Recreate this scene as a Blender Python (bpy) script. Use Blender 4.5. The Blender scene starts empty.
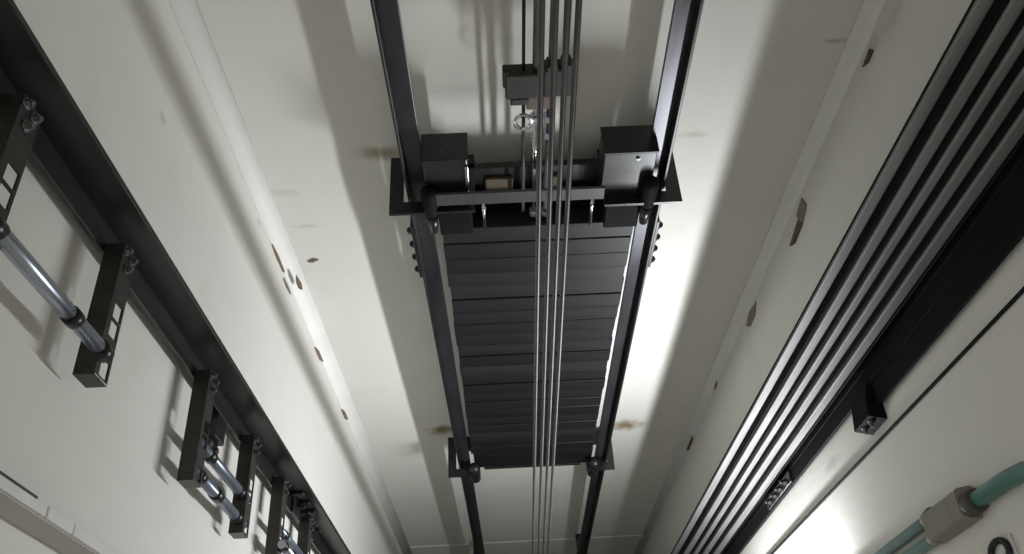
import bpy, bmesh, math, random
from mathutils import Vector, Matrix

random.seed(4)
S = bpy.context.scene
COL = S.collection
H = 10.0                      # height of the viewpoint above the pit floor; z below is measured from there


# ------------------------------------------------------------------ materials
def mat(name, base, rough=0.5, metal=0.0, var=0.0, scale=8.0, stretch=(1, 1, 1), bump=0.0, bscale=60.0,
        rvar=0.0, spec=0.5, alt=None, coat=0.0):
    m = bpy.data.materials.new(name)
    m.use_nodes = True
    nt = m.node_tree
    N, L = nt.nodes, nt.links
    b = N['Principled BSDF']
    b.inputs['Roughness'].default_value = rough
    b.inputs['Metallic'].default_value = metal
    b.inputs['Specular IOR Level'].default_value = spec
    b.inputs['Coat Weight'].default_value = coat
    tc = N.new('ShaderNodeTexCoord')
    mp = N.new('ShaderNodeMapping')
    mp.inputs['Scale'].default_value = stretch
    L.new(tc.outputs['Object'], mp.inputs['Vector'])
    no = N.new('ShaderNodeTexNoise')
    no.inputs['Scale'].default_value = scale
    no.inputs['Detail'].default_value = 6
    L.new(mp.outputs['Vector'], no.inputs['Vector'])
    cr = N.new('ShaderNodeValToRGB')
    a = alt if alt else tuple(c * (1 - var) for c in base)
    hi = base if alt else tuple(min(1, c * (1 + var)) for c in base)
    cr.color_ramp.elements[0].position = 0.3
    cr.color_ramp.elements[1].position = 0.7
    cr.color_ramp.elements[0].color = (*a, 1)
    cr.color_ramp.elements[1].color = (*hi, 1)
    L.new(no.outputs['Fac'], cr.inputs['Fac'])
    L.new(cr.outputs['Color'], b.inputs['Base Color'])
    if rvar:
        mr = N.new('ShaderNodeMapRange')
        mr.inputs['To Min'].default_value = max(0.02, rough - rvar)
        mr.inputs['To Max'].default_value = min(1, rough + rvar)
        L.new(no.outputs['Fac'], mr.inputs['Value'])
        L.new(mr.outputs['Result'], b.inputs['Roughness'])
    if bump:
        n2 = N.new('ShaderNodeTexNoise')
        n2.inputs['Scale'].default_value = bscale
        n2.inputs['Detail'].default_value = 4
        L.new(mp.outputs['Vector'], n2.inputs['Vector'])
        bp = N.new('ShaderNodeBump')
        bp.inputs['Strength'].default_value = bump
        bp.inputs['Distance'].default_value = 0.004
        L.new(n2.outputs['Fac'], bp.inputs['Height'])
        L.new(bp.outputs['Normal'], b.inputs['Normal'])
    return m


def wall_mat(name, base, marks=()):
    """Painted plaster; marks = (x, y, z, rx, ry, rz, strength, colour): rust runs, scuffs, grey patches and a painted bolt shadow."""
    m = mat(name, base, rough=0.62, var=0.035, scale=1.7, stretch=(1, 1, 0.45), bump=0.25, bscale=26, spec=0.35)
    nt = m.node_tree
    N, L = nt.nodes, nt.links
    b = N['Principled BSDF']
    src = b.inputs['Base Color'].links[0].from_socket
    geo = N.new('ShaderNodeNewGeometry')
    ns = N.new('ShaderNodeTexNoise')
    ns.inputs['Scale'].default_value = 14
    L.new(geo.outputs['Position'], ns.inputs['Vector'])
    # faint grime blotches
    gn = N.new('ShaderNodeTexNoise')
    gn.inputs['Scale'].default_value = 3.2
    gn.inputs['Detail'].default_value = 7
    gn.inputs['Roughness'].default_value = 0.6
    L.new(geo.outputs['Position'], gn.inputs['Vector'])
    gr = N.new('ShaderNodeValToRGB')
    gr.color_ramp.elements[0].position = 0.56
    gr.color_ramp.elements[0].color = (0, 0, 0, 1)
    gr.color_ramp.elements[1].position = 0.85
    gr.color_ramp.elements[1].color = (0.5, 0.5, 0.5, 1)
    L.new(gn.outputs['Fac'], gr.inputs['Fac'])
    mx = N.new('ShaderNodeMix')
    mx.data_type = 'RGBA'
    L.new(gr.outputs['Color'], mx.inputs['Factor'])
    L.new(src, mx.inputs['A'])
    mx.inputs['B'].default_value = (base[0] * .8, base[1] * .78, base[2] * .72, 1)
    src = mx.outputs['Result']
    for (x, y, z, rx, ry, rz, st, colr) in marks:
        sub = N.new('ShaderNodeVectorMath')
        sub.operation = 'SUBTRACT'
        L.new(geo.outputs['Position'], sub.inputs[0])
        sub.inputs[1].default_value = (x, y, z + H)
        dv = N.new('ShaderNodeVectorMath')
        dv.operation = 'DIVIDE'
        L.new(sub.outputs['Vector'], dv.inputs[0])
        dv.inputs[1].default_value = (rx, ry, rz)
        ln = N.new('ShaderNodeVectorMath')
        ln.operation = 'LENGTH'
        L.new(dv.outputs['Vector'], ln.inputs[0])
        ad = N.new('ShaderNodeMath')
        ad.operation = 'MULTIPLY_ADD'
        L.new(ns.outputs['Fac'], ad.inputs[0])
        ad.inputs[1].default_value = 0.9
        L.new(ln.outputs['Value'], ad.inputs[2])
        mr = N.new('ShaderNodeMapRange')
        mr.interpolation_type = 'SMOOTHSTEP'
        mr.inputs['From Min'].default_value = 1.5
        mr.inputs['From Max'].default_value = 0.5
        mr.inputs['To Min'].default_value = 0
        mr.inputs['To Max'].default_value = st
        L.new(ad.outputs['Value'], mr.inputs['Value'])
        mm = N.new('ShaderNodeMix')
        mm.data_type = 'RGBA'
        L.new(mr.outputs['Result'], mm.inputs['Factor'])
        L.new(src, mm.inputs['A'])
        mm.inputs['B'].default_value = (*colr, 1)
        src = mm.outputs['Result']
    L.new(src, b.inputs['Base Color'])
    return m


WALLC = (0.78, 0.765, 0.715)
RUST = (0.23, 0.15, 0.055)
SCUFF = (0.30, 0.28, 0.24)
back_marks = [(-0.385, 2.19, -5.14, .15, .2, .10, .95, RUST), (0.80, 2.19, -5.21, .17, .2, .11, .9, RUST),
              (-0.40, 2.19, -2.46, .14, .2, .055, .75, (.25, .21, .10)),
              (0.78, 2.19, -2.43, .08, .2, .03, .35, (.25, .21, .12)),
              (-0.78, 2.19, -2.90, .10, .2, .02, .28, SCUFF), (-0.84, 2.19, -2.67, .10, .2, .03, .2, SCUFF),
              (-0.585, 2.19, -5.45, .06, .2, .12, .25, SCUFF),
              (1.19, 2.19, -1.99, .06, .2, .015, .5, SCUFF)]
left_marks = [(-0.94, 1.775, -1.80, .2, .02, .03, .35, SCUFF), (-0.94, 2.10, -2.74, .2, .02, .03, .5, SCUFF)]
right_marks = [(1.29, 1.147, -3.21, .2, .03, .12, .35, (.2, .2, .2)), (1.29, 1.226, -3.68, .2, .02, .1, .3, (.2, .2, .2)),  # second mark paints the clip bolts' shadow into the wall colour
               (1.29, 2.12, -1.95, .2, .05, .10, .30, (.25, .20, .17)), (1.29, 2.09, -1.73, .2, .04, .25, .2, (.3, .25, .2))]
M = {
    'wall_back': wall_mat('painted plaster back', WALLC, back_marks),
    'wall_left': wall_mat('painted plaster left', WALLC, left_marks),
    'wall_right': wall_mat('painted plaster right', WALLC, right_marks),
    'wall_front': wall_mat('painted plaster front', WALLC),
    'cove': mat('smoothed plaster cove', (0.90, 0.89, 0.86), rough=.6, var=.03, scale=5),
    'pit': mat('pit concrete', (0.22, 0.21, 0.2), rough=.85, var=.2, scale=6, bump=.5),
    'ceil': mat('ceiling concrete', (0.45, 0.44, 0.42), rough=.85, var=.1, scale=6),
    'black': mat('black painted steel', (0.010, 0.010, 0.011), rough=.36, var=.35, scale=14, rvar=.08, bump=.08, bscale=90),
    'rail': mat('oiled guide rail steel', (0.011, 0.0105, 0.010), rough=.38, metal=.0, var=.4, scale=5, stretch=(3, 3, .6), rvar=.1),
    'railbright': mat('machined rail blade', (0.06, 0.06, 0.068), rough=.30, metal=.65, var=.35, scale=5, stretch=(3, 3, .5), rvar=.08),
    'post': mat('dark grey rolled steel', (0.17, 0.168, 0.165), rough=.55, metal=.25, var=.3, scale=6, stretch=(4, 4, .3), rvar=.1),
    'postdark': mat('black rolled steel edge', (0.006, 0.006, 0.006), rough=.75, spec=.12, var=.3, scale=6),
    'weight': mat('cast filler weight', (0.009, 0.0092, 0.010), rough=.45, spec=.35, var=.45, scale=3, stretch=(.6, 4, 26), rvar=.1, bump=.2, bscale=14),
    'oilbox': mat('grey black sheet metal', (0.016, 0.016, 0.018), rough=.3, var=.2, scale=10, rvar=.06),
    'bar': mat('grey primed flat bar', (0.060, 0.060, 0.066), rough=.45, var=.2, scale=9),
    'arm': mat('dark slotted angle', (0.030, 0.028, 0.025), rough=.42, metal=.2, var=.4, scale=18, rvar=.1),
    'zinc': mat('zinc plated tube', (0.42, 0.45, 0.52), rough=.28, metal=.9, var=.15, scale=9, rvar=.08),
    'zincflat': mat('blue grey plated strip', (0.22, 0.25, 0.31), rough=.35, metal=.6, var=.15, scale=9),
    'bolt': mat('zinc bolt', (0.20, 0.20, 0.20), rough=.35, metal=.8, var=.3, scale=30),
    'darkbolt': mat('dark bolt', (0.03, 0.03, 0.03), rough=.4, metal=.5, var=.3, scale=30),
    'chrome': mat('bright threaded rod', (0.75, 0.75, 0.74), rough=.16, metal=1.0, var=.1, scale=30),
    'rope': mat('greased wire rope', (0.060, 0.058, 0.058), rough=.42, metal=.3, var=.3, scale=40, stretch=(1, 1, .2)),
    'cable': mat('black cable sheath', (0.006, 0.006, 0.006), rough=.8, spec=.15, var=.2, scale=20),
    'clamp': mat('dull brown cast clamp', (0.020, 0.017, 0.013), rough=.65, metal=.0, var=.35, scale=16, bump=.3),
    'clamppale': mat('pale brown packing', (0.15, 0.115, 0.085), rough=.7, var=.25, scale=16),
    'wood': mat('brown packing wood', (0.11, 0.085, 0.05), rough=.7, var=.3, scale=12, stretch=(1, 1, 6)),
    'green': mat('green plastic conduit', (0.085, 0.22, 0.185), rough=.45, var=.12, scale=14),
    'greengrey': mat('faded green conduit', (0.20, 0.30, 0.29), rough=.45, var=.12, scale=14),
    'fitting': mat('grey conduit fitting', (0.25, 0.24, 0.205), rough=.6, var=.14, scale=16, bump=.15),
    'fittingdark': mat('dark fitting collar', (0.085, 0.08, 0.066), rough=.6, var=.14, scale=16),
    'fin': mat('shade-toned duct paint', (0.50, 0.48, 0.45), rough=.6, var=.08, scale=6),  # grey of the unlit side put into the colour
    'finedge': mat('chipped white paint', (0.74, 0.73, 0.72), rough=.5, var=.06, scale=18),
    'chip': mat('brown plaster chip', (0.20, 0.135, 0.09), rough=.8, var=.4, scale=60),
    'tape': mat('olive tape scrap', (0.24, 0.22, 0.15), rough=.7, var=.3, scale=40),
    'tapedark': mat('dark brown tape scrap', (0.10, 0.08, 0.05), rough=.7, var=.3, scale=40),
}

wm = M['weight']
nt = wm.node_tree
oi = nt.nodes.new('ShaderNodeObjectInfo')
mr_ = nt.nodes.new('ShaderNodeMapRange')
mr_.inputs['To Min'].default_value = .6
mr_.inputs['To Max'].default_value = 1.5
nt.links.new(oi.outputs['Random'], mr_.inputs['Value'])
vm = nt.nodes.new('ShaderNodeVectorMath')
vm.operation = 'SCALE'
pb = nt.nodes['Principled BSDF']
nt.links.new(pb.inputs['Base Color'].links[0].from_socket, vm.inputs[0])
nt.links.new(mr_.outputs['Result'], vm.inputs['Scale'])
nt.links.new(vm.outputs['Vector'], pb.inputs['Base Color'])

# ------------------------------------------------------------------ mesh helpers


def box(bm, x0, x1, y0, y1, z0, z1, bev=0.0, seg=2):
    z0 += H
    z1 += H
    vs = [bm.verts.new(p) for p in ((x0, y0, z0), (x1, y0, z0), (x1, y1, z0), (x0, y1, z0),
                                    (x0, y0, z1), (x1, y0, z1), (x1, y1, z1), (x0, y1, z1))]
    fs = [bm.faces.new([vs[i] for i in f]) for f in ((3, 2, 1, 0), (4, 5, 6, 7), (0, 1, 5, 4), (1, 2, 6, 5), (2, 3, 7, 6), (3, 0, 4, 7))]
    if bev:
        es = {e for f in fs for e in f.edges}
        bmesh.ops.bevel(bm, geom=list(es), offset=bev, segments=seg, affect='EDGES', profile=.5)
    return bm


def prism(bm, poly, z0, z1, bev=0.0, seg=2):
    """vertical extrusion of a plan outline"""
    n = len(poly)
    a = [bm.verts.new((x, y, z0 + H)) for x, y in poly]
    b = [bm.verts.new((x, y, z1 + H)) for x, y in poly]
    bm.faces.new(list(reversed(a)))
    bm.faces.new(b)
    sides = []
    for i in range(n):
        j = (i + 1) % n
        bm.faces.new((a[i], a[j], b[j], b[i]))
        sides.append((a[i], b[i]))
    bmesh.ops.recalc_face_normals(bm, faces=bm.faces)
    if bev:
        es = [e for e in bm.edges if any(set(e.verts) == set(s) for s in sides)]
        bmesh.ops.bevel(bm, geom=es, offset=bev, segments=seg, affect='EDGES', profile=.5)
    return bm


def tube(bm, pts, r, n=12, cap=True):
    """round bar along a polyline; r a number or one radius per point"""
    pts = [Vector((p[0], p[1], p[2] + H)) for p in pts]
    rs = r if isinstance(r, (list, tuple)) else [r] * len(pts)
    rings = []
    ref = None
    for i, p in enumerate(pts):
        if i == 0:
            t = pts[1] - p
        elif i == len(pts) - 1:
            t = p - pts[i - 1]
        else:
            t = (pts[i + 1] - p).normalized() + (p - pts[i - 1]).normalized()
        t.normalize()
        if ref is None:
            ref = t.orthogonal().normalized()
        u = (ref - t * ref.dot(t)).normalized()
        ref = u
        w = t.cross(u)
        rings.append([bm.verts.new(p + (u * math.cos(2 * math.pi * k / n) + w * math.sin(2 * math.pi * k / n)) * rs[i]) for k in range(n)])
    for a, b in zip(rings, rings[1:]):
        for k in range(n):
            f = bm.faces.new((a[k], a[(k + 1) % n], b[(k + 1) % n], b[k]))
            f.smooth = n > 8
    if cap:
        bm.faces.new(list(reversed(rings[0])))
        bm.faces.new(rings[-1])
    return bm


def capsule(bm, x, y, z0, z1, r, n=18):
    pts, rs = [], []
    k = 6
    for i in range(k):
        a = math.pi / 2 * (i / k)
        pts.append((x, y, z0 + r - r * math.cos(a)))
        rs.append(max(.003, r * math.sin(a)))
    for i in range(k + 1):
        a = math.pi / 2 * (1 - i / k)
        pts.append((x, y, z1 - r + r * math.cos(a)))
        rs.append(max(.003, r * math.sin(a)))
    return tube(bm, pts, rs, n)


def hexbolt(bm, p, axis, r=.012, head=.009, shank=.0, nut=True):
    """hex head with washer and stud end; axis a unit direction outwards"""
    p = Vector(p)
    a = Vector(axis)
    tube(bm, [p, p + a * .003], r * 1.35, 14)
    tube(bm, [p + a * .003, p + a * (.003 + head)], r, 6)
    if shank:
        tube(bm, [p + a * (.003 + head), p + a * (.003 + head + shank)], r * .55, 10)
    return bm


def NB():
    return bmesh.new()


def obj(name, bm, m, parent=None, label=None, stuff=False):
    cs = [v.co for v in bm.verts]
    lo = Vector((min(c.x for c in cs), min(c.y for c in cs), min(c.z for c in cs)))
    hi = Vector((max(c.x for c in cs), max(c.y for c in cs), max(c.z for c in cs)))
    org = Vector(((lo.x + hi.x) / 2, (lo.y + hi.y) / 2, lo.z))
    bmesh.ops.translate(bm, verts=bm.verts, vec=-org)
    me = bpy.data.meshes.new(name)
    bm.to_mesh(me)
    bm.free()
    me.materials.append(M[m])
    o = bpy.data.objects.new(name, me)
    COL.objects.link(o)
    if parent:
        base = Vector((0, 0, 0))
        q = parent
        while q:
            base += q.location
            q = q.parent
        o.parent = parent
        o.location = org - base
    else:
        o.location = org
    if label:
        o['label'] = label
    return o


def thing(name, label, cat, loc, group=None):
    o = bpy.data.objects.new(name, None)
    o.empty_display_size = .05
    COL.objects.link(o)
    o.location = (loc[0], loc[1], loc[2] + H)
    return tag(o, label, cat, group)


def tag(o, label, cat, group=None):
    o['label'] = label
    o['category'] = cat
    if group:
        o['group'] = group
    return o


def struct(name, bm, m):
    o = obj(name, bm, m)
    o['kind'] = 'structure'
    return o


# ------------------------------------------------------------------ shaft
XL, XR, YB, YF = -0.94, 1.29, 2.19, -0.75
ZB, ZT = -10.0, 1.6
T = .2
struct('wall_back', box(NB(), XL - T, XR + T, YB, YB + T, ZB, ZT), 'wall_back')
struct('wall_left', box(NB(), XL - T, XL, YF, YB, ZB, ZT), 'wall_left')
struct('wall_right', box(NB(), XR, XR + T, YF, YB, ZB, ZT), 'wall_right')
struct('wall_front', box(NB(), XL - T, XR + T, YF - T, YF, ZB, ZT), 'wall_front')
struct('floor', box(NB(), XL - T, XR + T, YF - T, YB + T, ZB - T, ZB), 'pit')
struct('ceiling', box(NB(), XL - T, XR + T, YF - T, YB + T, ZT, ZT + T), 'ceil')


def cove(cx, cy, sx, rx, ry, n=10):
    """concave plaster fillet in a corner of the back wall"""
    poly = [(cx, cy)]
    for i in range(n + 1):
        a = math.pi / 2 * i / n
        poly.append((cx + sx * (rx - rx * math.sin(a)), cy - (ry - ry * math.cos(a))))
    bm = prism(NB(), poly, ZB, ZT)
    for f in bm.faces:
        f.smooth = abs(f.normal.z) < .5 and f.calc_area() < 3
    return bm


struct('trim_1', cove(XL, YB, 1, .06, .06), 'cove')
struct('trim_2', cove(XR, YB, -1, .062, .028), 'cove')
struct('trim_3', box(NB(), XL + .06, XR - .05, YB - .008, YB, -7.78, -7.75, .003), 'wall_back')

# ------------------------------------------------------------------ counterweight guide rails


def t_rail(name, xb, sx, yc, z0, z1, label, group, blade=.072, basew=.10, bm_='railbright'):
    """T section: base plate at xb with the blade running to xb + sx*blade"""
    t = thing(name, label, 'guide rail', (xb, yc, z0), group)
    bt = .010
    x0, x1 = sorted((xb, xb + sx * bt))
    obj('base_flange', box(NB(), x0, x1, yc - basew / 2, yc + basew / 2, z0, z1, .002), 'rail', t)
    x0, x1 = sorted((xb + sx * bt, xb + sx * blade))
    obj('blade', box(NB(), x0, x1, yc - .008, yc + .008, z0, z1, .002), bm_, t)
    return t


def lean(t, a, h):
    t.location.x += a * h
    t.rotation_euler.y = -a


RZ0, RZ1 = -9.98, 1.5
RX0, RX1 = -.300, .652
rl = t_rail('counterweight_guide_rail', RX0, 1, 2.0, RZ0, RZ1,
            'tall black steel guide rail along the left side of the counterweight', 'counterweight rails')
rr = t_rail('counterweight_guide_rail', RX1, -1, 2.0, RZ0, RZ1,
            'tall glossy steel guide rail along the right side of the counterweight', 'counterweight rails')


def fishplate(parent, x, sx, yc, z0, z1, nb):
    x0, x1 = sorted((x, x - sx * .012))
    f = obj('joint_plate', box(NB(), x0, x1, yc - .045, yc + .045, z0, z1, .002), 'black', parent)
    for i in range(nb):
        z = z0 + (z1 - z0) * (i + .5) / nb
        obj('bolt', hexbolt(NB(), (x - sx * .012, yc - .03, z), (-sx, 0, 0), .013, .010, .004), 'darkbolt', f)


fishplate(rl, RX0, 1, 2.0, -2.98, -2.62, 4)
fishplate(rr, RX1, -1, 2.0, -2.98, -2.66, 4)
lean(rl, .008, 6.8)
lean(rr, .0085, 5.9)


def rail_bracket(x0, x1, z, label, bolt_x):
    t = thing('rail_bracket', label, 'bracket', ((x0 + x1) / 2, 2.12, z), 'wall brackets of the counterweight rails')
    obj('arm_plate', box(NB(), x0, x1, 2.052, YB, z - .008, z, .002), 'black', t)
    obj('foot_plate', box(NB(), x0, x1, YB - .010, YB, z - .09, z - .008, .002), 'black', t)
    obj('rail_plate', box(NB(), x0, x1, 2.042, 2.052, z - .10, z, .002), 'black', t)
    for k in (0, 1):
        obj('bolt', hexbolt(NB(), (bolt_x + k * .04, 2.11, z), (0, 0, 1), .011, .009), 'bolt', t)


rail_bracket(-.30, -.215, -7.62, 'small black bracket fixing the left counterweight rail to the wall, at the frame bottom', -.28)
rail_bracket(.615, .70, -7.62, 'small black bracket fixing the right counterweight rail to the wall, at the frame bottom', .635)

# ------------------------------------------------------------------ counterweight frame
cw = thing('elevator_counterweight', 'black steel counterweight frame holding the stack of filler weights', 'counterweight', (.185, 2.05, -5.42))
# crosshead
obj('front_bar', box(NB(), -.205, .405, 1.895, 1.907, -2.425, -2.362, .002), 'bar', cw, 'grey flat bar across the crosshead')
obj('back_beam', box(NB(), -.20, .55, 2.085, 2.113, -2.66, -2.45, .003), 'black', cw)
obj('web_plate', box(NB(), -.185, .555, 2.045, 2.057, -2.66, -2.57, .002), 'postdark', cw)
obj('end_channel', box(NB(), -.20, -.075, 1.925, 2.0, -2.645, -2.462, .004), 'postdark', cw)
obj('end_channel', box(NB(), .425, .555, 1.925, 2.0, -2.645, -2.462, .004), 'postdark', cw)
obj('lower_flange', box(NB(), -.19, .555, 1.96, 2.045, -2.665, -2.655, .002), 'black', cw)
for x0, x1 in ((-.02, .085), (.20, .27)):
    obj('packing_block', box(NB(), x0, x1, 2.07, 2.085, -2.60, -2.50, .003), 'wood', cw, 'brown packing block')
for x in (-.03, .372):
    b = NB()
    tube(b, [(x, 1.93, -2.62), (x, 1.93, -2.43)], .006, 10)
    tube(b, [(x, 1.93, -2.50), (x, 1.93, -2.49)], .009, 6)
    obj('hanging_bolt', b, 'chrome', cw, 'bright steel bolt')


def notched_plate(x_out, x_in, z, sx, lip=.051):
    """horizontal plate beside a rail, with a slot that clears the rail"""
    y0, y1 = 1.888, 2.155
    b = NB()
    a = x_out + sx * lip
    c = x_out + sx * .172
    for (p, q, r, s) in ((x_out, a, y0, y1), (c, x_in, y0, y1), (a, c, y0, 1.94), (a, c, 2.06, y1)):
        p, q = sorted((p, q))
        box(b, p, q, r, s, z - .012, z)
    return b


def shoe(x, y, z0, z1, r):
    b = NB()
    capsule(b, x, y, z0, z1, r)
    return b


for zt, zz in ((-2.45, 'top'), (-5.19, 'low')):
    obj('shoe_plate', notched_plate(-.373 if zz == 'top' else -.352, -.06 if zz == 'top' else -.17, zt, 1), 'black', cw)
    obj('shoe_plate', notched_plate(.695 if zz == 'top' else .705, .41 if zz == 'top' else .525, zt, -1, .051 if zz == 'top' else .041), 'black', cw)
for xs, xb_ in ((-.222, -.185), (.572, .575)):
    g = obj('guide_shoe', shoe(xs, 1.912, -2.50, -2.34, .031), 'postdark', cw)
    b = NB()
    tube(b, [(xs, 1.915, -2.60), (xs, 1.915, -2.50)], [.016, .024], 16)
    obj('shoe_neck', b, 'oilbox', g)
    obj('guide_shoe', shoe(xb_, 1.93, -5.37, -5.13, .037), 'black', cw)
# lubricator boxes on the top plates
for x0, x1, hl in ((-.232, -.078, 0), (.396, .58, 1)):
    bx = obj('oil_box', box(NB(), x0, x1, 1.93, 2.046, -2.45, -2.222, .004), 'oilbox', cw)
    obj('lid', box(NB(), x0 - .004, x1 + .004, 1.926, 2.05, -2.222, -2.212, .003), 'black', bx)
    if not hl:
        b = NB()
        n = 24
        cx, cy = -.145, 1.972
        tube(b, [(cx + .018 * math.cos(2 * math.pi * k / n), cy + .018 * math.sin(2 * math.pi * k / n), -2.212) for k in range(n + 1)], .0022, 6)
        obj('ring_mark', b, 'bar', bx, 'grey embossed ring')
        obj('edge_glint', box(NB(), x1 - .010, x1 + .002, 1.922, 1.93, -2.36, -2.25, .002), 'zinc', bx, 'bright strip added to stand in for a highlight on the box edge')  # plated strip added in place of a highlight
    else:
        obj('screw', hexbolt(NB(), (.515, 1.93, -2.25), (0, -1, 0), .006, .004), 'bolt', bx)
# stiles behind the weights, bottom beam
for x0, x1 in ((-.185, -.135), (.505, .555)):
    obj('stile', box(NB(), x0, x1, 2.115, 2.15, -5.38, -2.44, .003), 'black', cw)
b = NB()
box(b, -.185, .565, 1.975, 2.112, -5.28, -5.037, .004)
obj('bottom_beam', b, 'weight', cw)
obj('beam_flange', box(NB(), -.125, .50, 1.968, 2.112, -5.305, -5.28, .003), 'weight', cw)

# filler weights
ORD = ['top', 'second', 'third', 'fourth', 'fifth', 'sixth', 'seventh', 'eighth', 'ninth', 'tenth', 'eleventh', 'twelfth',
       'thirteenth', 'fourteenth', 'fifteenth', 'sixteenth', 'seventeenth', 'eighteenth', 'nineteenth', 'twentieth',
       'twenty-first', 'bottom']
NW = 22
zt, zb = -2.668, -5.035
hw = (zt - zb) / NW
proto = None
for i in range(NW):
    z1 = zt - i * hw
    lab = 'dark cast filler weight, %s of the stack in the counterweight frame' % (
        ORD[i] + 'most slab' if i in (0, NW - 1) else ORD[i] + ' slab from the top')
    if proto is None:
        b = NB()
        box(b, -.198, .556, 1.975, 2.108, z1 - hw + .0012, z1, .0025, 1)
        o = proto = obj('filler_weight', b, 'weight')
    else:
        o = proto.copy()
        COL.objects.link(o)
        o.location = proto.location + Vector((random.uniform(-.004, .004), random.uniform(-.006, .005), -i * hw))
    tag(o, lab, 'counterweight slab', 'filler weights in the counterweight frame')

# ------------------------------------------------------------------ rope hitch above the counterweight
hitch = thing('rope_hitch', 'dull brown rope clamp with bright threaded rods above the counterweight', 'rope hitch', (.165, 2.02, -2.62))
b = NB()
box(b, .060, .168, 1.975, 2.03, -1.99, -1.885, .006)
box(b, .052, .075, 1.98, 2.02, -1.945, -1.875, .006)
box(b, .075, .135, 1.972, 2.0, -2.015, -1.985, .005)
obj('clamp_body', b, 'clamp', hitch)
b = NB()
box(b, .182, .285, 1.975, 2.03, -1.985, -1.87, .006)
box(b, .235, .268, 1.97, 2.02, -1.88, -1.845, .005)
box(b, .19, .225, 1.97, 2.02, -1.88, -1.85, .005)
obj('clamp_body', b, 'clamp', hitch)
obj('packing', box(NB(), .128, .215, 1.985, 2.02, -2.05, -1.99, .004), 'clamppale', hitch, 'pale brown packing plate')
b = NB()
tube(b, [(.120, 2.01, -2.62), (.120, 2.01, -2.0)], .0065, 10)
obj('tie_rod', b, 'bar', hitch, 'dark tie rod')
b = NB()
tube(b, [(.160, 2.005, -2.66), (.160, 2.005, -2.0)], .0085, 12)
tube(b, [(.160, 2.005, -2.36), (.160, 2.005, -2.20)], .0115, 12)
obj('threaded_rod', b, 'chrome', hitch, 'bright threaded rod')
b = NB()
tube(b, [(.205, 2.005, -2.66), (.205, 2.005, -2.0)], .008, 12)
obj('threaded_rod', b, 'bar', hitch)
b = NB()
n = 20
tube(b, [(.118 + .027 * math.cos(2 * math.pi * k / n), 1.985, -2.105 + .034 * math.sin(2 * math.pi * k / n)) for k in range(n + 1)], .0075, 8)
obj('eye', b, 'chrome', hitch, 'bright steel eye')
for x, z in ((.160, -2.12), (.205, -2.12), (.205, -2.20), (.160, -2.64), (.205, -2.64)):
    obj('nut', tube(NB(), [(x, 2.005, z), (x, 2.005, z + .028)], .019, 6), 'zinc', hitch)

for (x, y, r, m_, lab) in ((.119, 2.0, .0055, 'cable', 'thin black cable coming down to the left half of the rope clamp'),
                           (.155, 2.0, .0085, 'rope', 'grey counterweight rope reaching the left clamp, beside the thin black cable'),
                           (.203, 2.0, .0075, 'rope', 'grey counterweight rope reaching the right clamp half, nearest the middle'),
                           (.252, 2.0, .0075, 'rope', 'grey counterweight rope reaching the right end of the rope clamp')):
    b = NB()
    tube(b, [(x, y, -1.90), (x, y, 1.55)], r, 12)
    tag(obj('counterweight_rope', b, m_), lab, 'rope', 'ropes ending at the rope clamp')

# ------------------------------------------------------------------ hoist ropes in front
for k, (xt, xb, lab) in enumerate(((.109, .140, 'leftmost'), (.1345, .171, 'second from left'), (.156, .1985, 'third from left'), (.177, .224, 'rightmost'))):
    s = (xb - xt) / (-4.76 + 1.03)
    f_ = lambda z: xt + s * (z + 1.03)
    b = NB()
    tube(b, [(f_(-9.9), 1.27, -9.9), (f_(-4), 1.27, -4), (f_(-1), 1.27, -1), (f_(1.55), 1.27, 1.55)], .0064, 12)
    tag(obj('hoist_rope', b, 'rope'), 'long grey hoist rope in front of the counterweight, %s of four' % lab, 'rope', 'hoist ropes in front of the counterweight')

# ------------------------------------------------------------------ car guide rail on the left wall
lr = t_rail('car_guide_rail', -.912, 1, 1.243, RZ0, RZ1, 'broad black guide rail along the left wall carrying slotted arms', None, .098, .150, 'rail')
jp = obj('joint_plate', box(NB(), -.9015, -.890, 1.165, 1.232, -3.95, -3.52, .002), 'black', lr)
for k in range(5):
    z = -3.57 - k * .085
    obj('bolt', hexbolt(NB(), (-.890, 1.20, z), (1, 0, 0), .014, .014, .022), 'darkbolt', jp)
for z in (-3.50, -3.62, -3.74):
    obj('rail_clip', box(NB(), -.9015, -.842, 1.218, 1.235, z - .03, z + .03, .006), 'black', lr)


def wall_bracket(z, lab):
    t = thing('rail_bracket', lab, 'bracket', (-.925, 1.2, z), 'wall brackets of the left guide rail')
    obj('foot_plate', box(NB(), XL, XL + .012, 1.05, 1.30, z - .06, z + .06, .003), 'black', t)
    b = NB()
    prism(b, [(XL + .012, 1.09), (-.905, 1.09), (-.905, 1.30), (XL + .012, 1.30)], z - .045, z + .045, .004)
    obj('arm_block', b, 'black', t)
    for k in (-.03, .03):
        obj('bolt', hexbolt(NB(), (XL + .012, 1.068, z + k), (1, 0, 0), .011, .01), 'bolt', t)


wall_bracket(-2.56, 'black bracket fixing the left guide rail to the wall between two slotted arms')


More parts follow.
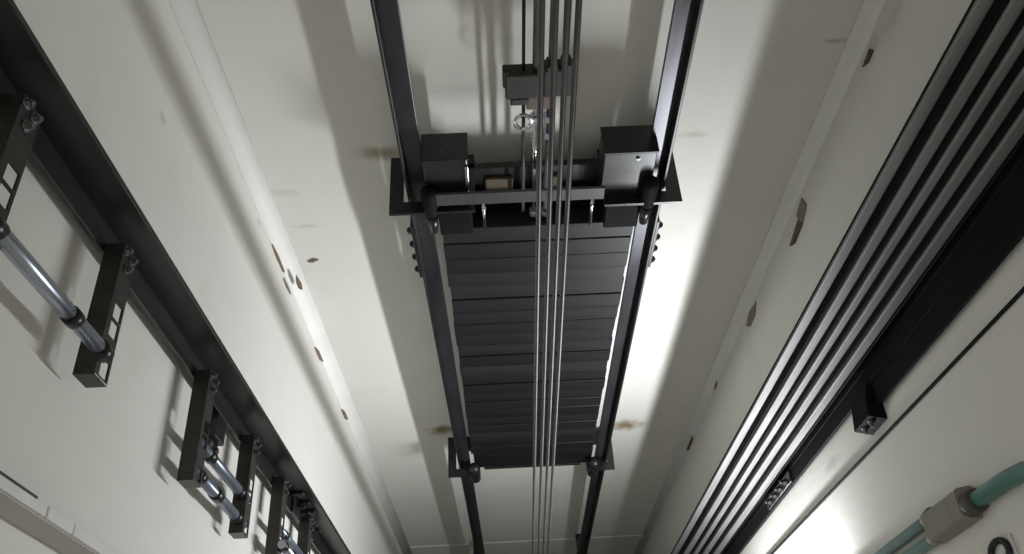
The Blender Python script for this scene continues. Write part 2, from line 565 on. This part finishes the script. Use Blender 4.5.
def slotted_arm(root, z, y0=1.19, y1=.855, closed=True):
    """angle steel arm reaching forward from the rail: top leg, pierced side leg, end cap, bolts"""
    xs = -.856
    b = NB()
    box(b, -.9015, xs, y1, y0, z - .004, z, 0)                       # top leg
    t = .004
    zb_ = z - .066
    z1_, z2_ = z - .020, z - .058                                   # band the slots sit in
    box(b, xs - t, xs, y1, y0, z1_, z - .004)
    box(b, xs - t, xs, y1, y0, zb_, z2_)
    L = y0 - y1
    cuts = [(0, .44), (.555, .575), (.69, .86), (.985, 1.0)]
    for a, c in cuts:
        box(b, xs - t, xs, y0 - L * c, y0 - L * a, z2_, z1_)
    a = obj('arm', b, 'arm', root)
    obj('end_cap', box(NB(), -.9015, xs + .002, y1 - .004, y1, zb_, z + .002, .002), 'black', a)
    for dy, dz in ((-.015, -.012), (-.022, -.045), (-.055, -.03)):
        obj('bolt', hexbolt(NB(), (xs, y0 + dy, z + dz), (1, 0, 0), .009, .008, .005), 'bolt', a)
    return a


def rod(root, x, y, z0, z1, r, m_, bands):
    b = NB()
    tube(b, [(x, y, z0), (x, y, z1)], r, 16)
    o = obj('cross_rod', b, m_, root)
    for z, hh in bands:
        b = NB()
        tube(b, [(x, y, z - hh), (x, y, z + hh)], r * 1.18, 16)
        obj('clamp_ring', b, 'black', o)
    return o


f1 = thing('slotted_arm_frame', 'dark slotted arms joined by a thick shiny tube, topmost on the left rail', 'arm frame', (-.87, 1.0, -1.68), 'arm frames on the left guide rail')
slotted_arm(f1, -1.13)
slotted_arm(f1, -1.61)
rod(f1, -.838, .892, -1.598, -.95, .0165, 'zinc', ((-1.587, .018), (-1.445, .014), (-1.14, .02)))
f2 = thing('slotted_arm_frame', 'dark slotted arms joined by two thin blue-grey strips, middle of the left rail', 'arm frame', (-.87, 1.0, -2.8), 'arm frames on the left guide rail')
slotted_arm(f2, -2.26)
slotted_arm(f2, -2.755)
rod(f2, -.876, .982, -2.82, -2.264, .0165, 'zincflat', ((-2.415, .022), (-2.735, .018)))
rod(f2, -.876, .898, -2.82, -2.264, .0165, 'zincflat', ((-2.36, .018), (-2.52, .024), (-2.735, .018)))
f3 = thing('slotted_arm_frame', 'dark slotted arms with a bright rod, lowest on the left rail beside the bolted joint', 'arm frame', (-.87, 1.0, -3.8), 'arm frames on the left guide rail')
slotted_arm(f3, -3.20, 1.20, .86)
slotted_arm(f3, -3.68, 1.20, .86)
rod(f3, -.876, 1.02, -3.74, -3.205, .0145, 'zincflat', ((-3.36, .02), (-3.66, .018)))
rod(f3, -.838, .935, -3.69, -3.19, .0165, 'zinc', ((-3.215, .018), (-3.34, .016)))

# ------------------------------------------------------------------ ribbed steel upright on the right
up = thing('ribbed_steel_upright', 'tall grey and black upright of parallel steel ribs along the right wall', 'steel upright', (1.18, 1.32, RZ0))
ribs = [(1.054, 1.092, 1.430), (1.096, 1.131, 1.386), (1.135, 1.163, 1.357), (1.166, 1.199, 1.325), (1.203, 1.240, 1.293)]
for i, (x0, x1, y) in enumerate(ribs):
    yn = ribs[i + 1][2] if i + 1 < len(ribs) else 1.275
    r_ = obj('rib', prism(NB(), [(x0, y), (x1, y), (x1, y + .012), (x0, y + .012)], RZ0, RZ1, .0045, 3), 'post', up)
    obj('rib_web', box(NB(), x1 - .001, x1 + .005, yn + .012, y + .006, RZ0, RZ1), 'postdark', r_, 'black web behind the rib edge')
obj('far_plate', box(NB(), 1.054, 1.262, 1.442, 1.450, RZ0, RZ1, .001), 'postdark', up, 'black rear plate')
b = NB()
prism(b, [(1.262, 1.275), (1.282, 1.275), (1.282, 1.457), (1.262, 1.457)], RZ0, RZ1, .002)
obj('back_plate', b, 'postdark', up, 'black back plate')
b = NB()
prism(b, [(1.264, 1.215), (1.280, 1.215), (1.280, 1.275), (1.264, 1.275)], RZ0, RZ1, .002)
obj('side_web', b, 'postdark', up, 'black side web')

obj('shade_plate', box(NB(), 1.266, 1.276, 1.135, 1.214, -2.64, RZ1, .002), 'postdark', up, 'black plate added to stand in for shade on the wall')  # plate added to darken the shaded wall above the bracket

br = thing('upright_bracket', 'black angled bracket fixing the ribbed upright to the right wall', 'bracket', (1.28, 1.16, -2.82))
b = NB()
prism(b, [(1.228, 1.105), (XR, 1.090), (XR, 1.235), (1.264, 1.235), (1.240, 1.19)], -2.79, -2.65, .003)
obj('block', b, 'postdark', br)
for k in range(2):
    obj('bolt', hexbolt(NB(), (1.25, 1.102, -2.69 - k * .06), (0, -1, 0), .010, .010, .010), 'bolt', br)

cl = thing('rail_clip', 'row of small bolted clips low on the black edge of the ribbed upright', 'clip', (1.26, 1.20, -4.0))
obj('clip_bar', box(NB(), 1.252, 1.264, 1.22, 1.27, -4.02, -3.62, .004), 'black', cl)
for k in range(4):
    obj('bolt', hexbolt(NB(), (1.252, 1.24, -3.68 - k * .09), (-1, 0, 0), .014, .012, .014), 'darkbolt', cl)

# ------------------------------------------------------------------ right wall: cable, conduit
b = NB()
tube(b, [(1.286, 1.035, 1.5), (1.286, 1.043, -1.8), (1.286, 1.066, -4.2), (1.286, 1.085, -6.5), (1.286, 1.09, -9.9)], .0055, 8)
tag(obj('wall_cable', b, 'cable'), 'thin straight black cable running down the right wall past the bracket', 'cable')

b = NB()
pts = [(1.268, .30, -1.86), (1.268, .52, -1.865), (1.268, .60, -1.885), (1.268, .65, -1.93), (1.268, .672, -2.0), (1.268, .680, -2.08), (1.268, .685, -2.36)]
tube(b, pts, .0225, 18)
tag(obj('conduit_pipe', b, 'green'), 'green plastic conduit bending away above the grey fitting on the right wall', 'conduit', 'green conduits on the right wall')
jb = thing('conduit_fitting', 'grey rounded conduit fitting on the right wall between green pipes', 'conduit fitting', (1.28, .69, -2.55))
b = NB()
prism(b, [(1.232, .65), (XR, .64), (XR, .738), (1.232, .728)], -2.52, -2.29, .014, 4)
obj('body', b, 'fitting', jb)
b = NB()
tube(b, [(1.266, .682, -2.30), (1.266, .682, -2.245)], [.034, .031], 20)
obj('collar', b, 'fittingdark', jb, 'dark collar')
for dy in (.667, .722):
    b = NB()
    tube(b, [(1.268, dy, -2.56), (1.268, dy, -2.51)], [.022, .026], 18)
    obj('outlet', b, 'fitting', jb)
for dy, lab in ((.667, 'faded green conduit leaving the bottom of the grey fitting, nearer the photo corner'), (.722, 'faded green conduit leaving the bottom of the grey fitting, nearer the thin black cable')):
    b = NB()
    tube(b, [(1.269, dy, -2.545), (1.269, dy, -3.2), (1.269, dy - .01, -9.9)], .0175, 16)
    tag(obj('conduit_pipe', b, 'greengrey'), lab, 'conduit', 'green conduits on the right wall')
kn = thing('cable_clip', 'black cable clip on the right wall at the lower right corner', 'clip', (1.295, .545, -2.3))
obj('clip_base', box(NB(), 1.281, XR, .505, .575, -2.30, -2.19, .004), 'finedge', kn, 'pale base plate')
b = NB()
n = 18
tube(b, [(1.275, .54 + .03 * math.cos(2 * math.pi * k / n), -2.245 + .045 * math.sin(2 * math.pi * k / n)) for k in range(n + 1)], .009, 8)
obj('loop', b, 'black', kn)

# ------------------------------------------------------------------ duct on the left wall
du = thing('wall_duct', 'narrow upright duct with a chipped white edge on the left wall', 'duct', (-.91, .56, RZ0))
obj('duct_body', box(NB(), XL, -.874, .535, .556, RZ0, RZ1, .002), 'fin', du)
b = NB()
for a, c in ((1.5, -1.585), (-1.592, -1.70), (-1.704, -2.6), (-2.61, -4.0), (-4.01, RZ0)):
    box(b, -.874, -.868, .538, .562, c, a, .0015)
obj('edge_strip', b, 'finedge', du, 'chipped white edge strip')
obj('edge_gap', box(NB(), -.8682, -.8668, .5575, .5625, -1.54, -1.30), 'black', du, 'black gap in the edge strip')

# ------------------------------------------------------------------ scraps and chips stuck near the corners


def scrap(name, outline, normal_axis, at, m_, lab, cat, grp, tilt=.1, th=.006):
    """thin irregular flake standing a little off the wall"""
    b = NB()
    n = len(outline)
    front, back = [], []
    for k, (u, v) in enumerate(outline):
        off = tilt * .02 * math.sin(k * 2.1)
        if normal_axis == 'x-':
            front.append(b.verts.new((at[0] - th - abs(off), at[1] + u, at[2] + v + H)))
            back.append(b.verts.new((at[0], at[1] + u, at[2] + v + H)))
        elif normal_axis == 'x+':
            front.append(b.verts.new((at[0] + th + abs(off), at[1] + u, at[2] + v + H)))
            back.append(b.verts.new((at[0], at[1] + u, at[2] + v + H)))
        else:
            front.append(b.verts.new((at[0] + u, at[1] - th - abs(off), at[2] + v + H)))
            back.append(b.verts.new((at[0] + u, at[1], at[2] + v + H)))
    b.faces.new(front)
    b.faces.new(list(reversed(back)))
    for k in range(n):
        j = (k + 1) % n
        b.faces.new((front[j], front[k], back[k], back[j]))
    bmesh.ops.recalc_face_normals(b, faces=b.faces)
    return tag(obj(name, b, m_), lab, cat, grp)


G = 'tape scraps on the right wall'
t1 = thing('tape_scrap', 'two-tone olive and brown tape scrap on the right wall level with the counterweight crosshead', 'scrap', (XR, 2.13, -2.97), G)
o = scrap('upper_flap', [(.025, .055), (-.03, .075), (-.06, -.005), (.005, -.045)], 'x-', (XR, 2.115, -2.842), 'tape', '', '', None)
for q in ('label', 'category'):
    del o[q]
o.parent = t1
o.location -= t1.location
o = scrap('lower_flap', [(.01, .05), (-.035, .07), (-.045, -.06), (-.02, -.115)], 'x-', (XR, 2.088, -2.921), 'tapedark', '', '', None)
for q in ('label', 'category'):
    del o[q]
o.parent = t1
o.location -= t1.location
scrap('tape_scrap', [(.01, .10), (-.03, .04), (-.035, -.07), (-.005, -.12), (.025, -.03)], 'x-', (XR, 2.125, -3.707), 'tape',
      'olive tape scrap on the right wall below the two-tone scrap', 'scrap', G)
scrap('tape_scrap', [(.012, .05), (-.014, .02), (-.008, -.05), (.010, -.02)], 'x-', (XR, 2.165, -4.61), 'tape',
      'tiny brown scrap stuck against the pale right corner strip', 'scrap', G)
scrap('tape_scrap', [(.010, .12), (-.012, .08), (-.016, -.09), (.006, -.14), (.014, 0)], 'x-', (XR, 2.165, -5.52), 'tapedark',
      'long narrow dark scrap, lowest of those on the right wall', 'scrap', G)
scrap('tape_scrap', [(.012, .03), (-.012, .045), (-.016, -.005), (.004, -.045)], 'x-', (XR, 2.12, -2.007), 'tapedark',
      'brown tape scrap on the right wall near the top frame edge', 'scrap', G)
G = 'plaster chips by the left corner'
scrap('plaster_chip', [(.0, .12), (-.009, .05), (-.007, -.08), (.006, -.11), (.010, .02)], 'x+', (XL, 2.128, -3.05), 'chip',
      'long brown plaster chip by the left corner, topmost of the chip cluster', 'plaster chip', G, .05, .006)
scrap('plaster_chip', [(.002, .06), (-.008, .02), (-.009, -.04), (.005, -.06), (.010, -.02)], 'y-', (-.895, 2.143, -3.25), 'chip',
      'plump red-brown plaster chip on the left corner curve', 'plaster chip', G, .05, .012)
scrap('plaster_chip', [(.0, .06), (-.008, .0), (.0, -.08), (.008, -.02)], 'x+', (XL, 2.10, -3.21), 'chip',
      'slim grey-brown plaster chip left of the plump one by the left corner', 'plaster chip', G, .05, .006)
scrap('plaster_chip', [(-.026, -.006), (-.004, -.012), (.026, .006), (.006, .016)], 'y-', (-.814, YB, -3.154), 'chip',
      'small flat brown chip on the back wall right of the left corner', 'plaster chip', G, .05, .006)
scrap('plaster_chip', [(-.010, .10), (-.012, -.03), (.010, -.10), (.012, .02)], 'x+', (XL, 2.128, -3.93), 'chip',
      'grey-brown chip by the left corner, below the chip cluster', 'plaster chip', G, .05, .008)
scrap('plaster_chip', [(-.010, .10), (-.012, -.03), (.010, -.10), (.012, .02)], 'x+', (XL, 2.13, -4.70), 'chip',
      'small dark chip by the left corner, lowest of the chips', 'plaster chip', G, .05, .010)

# ------------------------------------------------------------------ light: a bare work lamp low at the right of the shaft
ld = bpy.data.lights.new('work_lamp', 'AREA')
ld.shape = 'RECTANGLE'
ld.size = .07
ld.size_y = 1.3
ld.energy = 56
ld.color = (.94, .975, 1.0)
lo = bpy.data.objects.new('work_lamp', ld)
COL.objects.link(lo)
lo.location = (1.17, .65, -3.95 + H)
aim = Vector((-.77, .63, .06)).normalized()
lo.rotation_euler = aim.to_track_quat('-Z', 'Y').to_euler()

l2 = bpy.data.lights.new('added_head_fill', 'AREA')  # unseen fill light added to lift the dark parts of the shaft
l2.shape = 'RECTANGLE'
l2.size = 1.1
l2.size_y = .5
l2.energy = 12
l2.color = (1.0, .985, .96)
lo2 = bpy.data.objects.new('added_head_fill', l2)
COL.objects.link(lo2)
lo2.location = (.2, -.35, 1.4 + H)

w = bpy.data.worlds.new('World')
S.world = w
w.use_nodes = True
w.node_tree.nodes['Background'].inputs['Color'].default_value = (.05, .05, .05, 1)

# ------------------------------------------------------------------ camera
cd = bpy.data.cameras.new('Camera')
cd.sensor_width = 36
cd.lens = 850 / 1024 * 36
cd.clip_start = .01
cam = bpy.data.objects.new('Camera', cd)
COL.objects.link(cam)
dv = Vector((8, 553, 850)).normalized()          # straight down, in camera axes (right, down, forward)
Xc = Vector((1, (-8 - 850 * .02) / 553, .02)).normalized()
Zc = -dv
Yc = Zc.cross(Xc)
right = Vector((Xc.x, Yc.x, Zc.x))
down = Vector((Xc.y, Yc.y, Zc.y))
fwd = Vector((Xc.z, Yc.z, Zc.z))
cam.matrix_world = Matrix(((right.x, -down.x, -fwd.x, 0), (right.y, -down.y, -fwd.y, 0), (right.z, -down.z, -fwd.z, H), (0, 0, 0, 1)))
S.camera = cam
S.view_settings.view_transform = 'Standard'
S.view_settings.look = 'None'
S.view_settings.gamma = 1
S.view_settings.use_curve_mapping = False
S.view_settings.exposure = 0
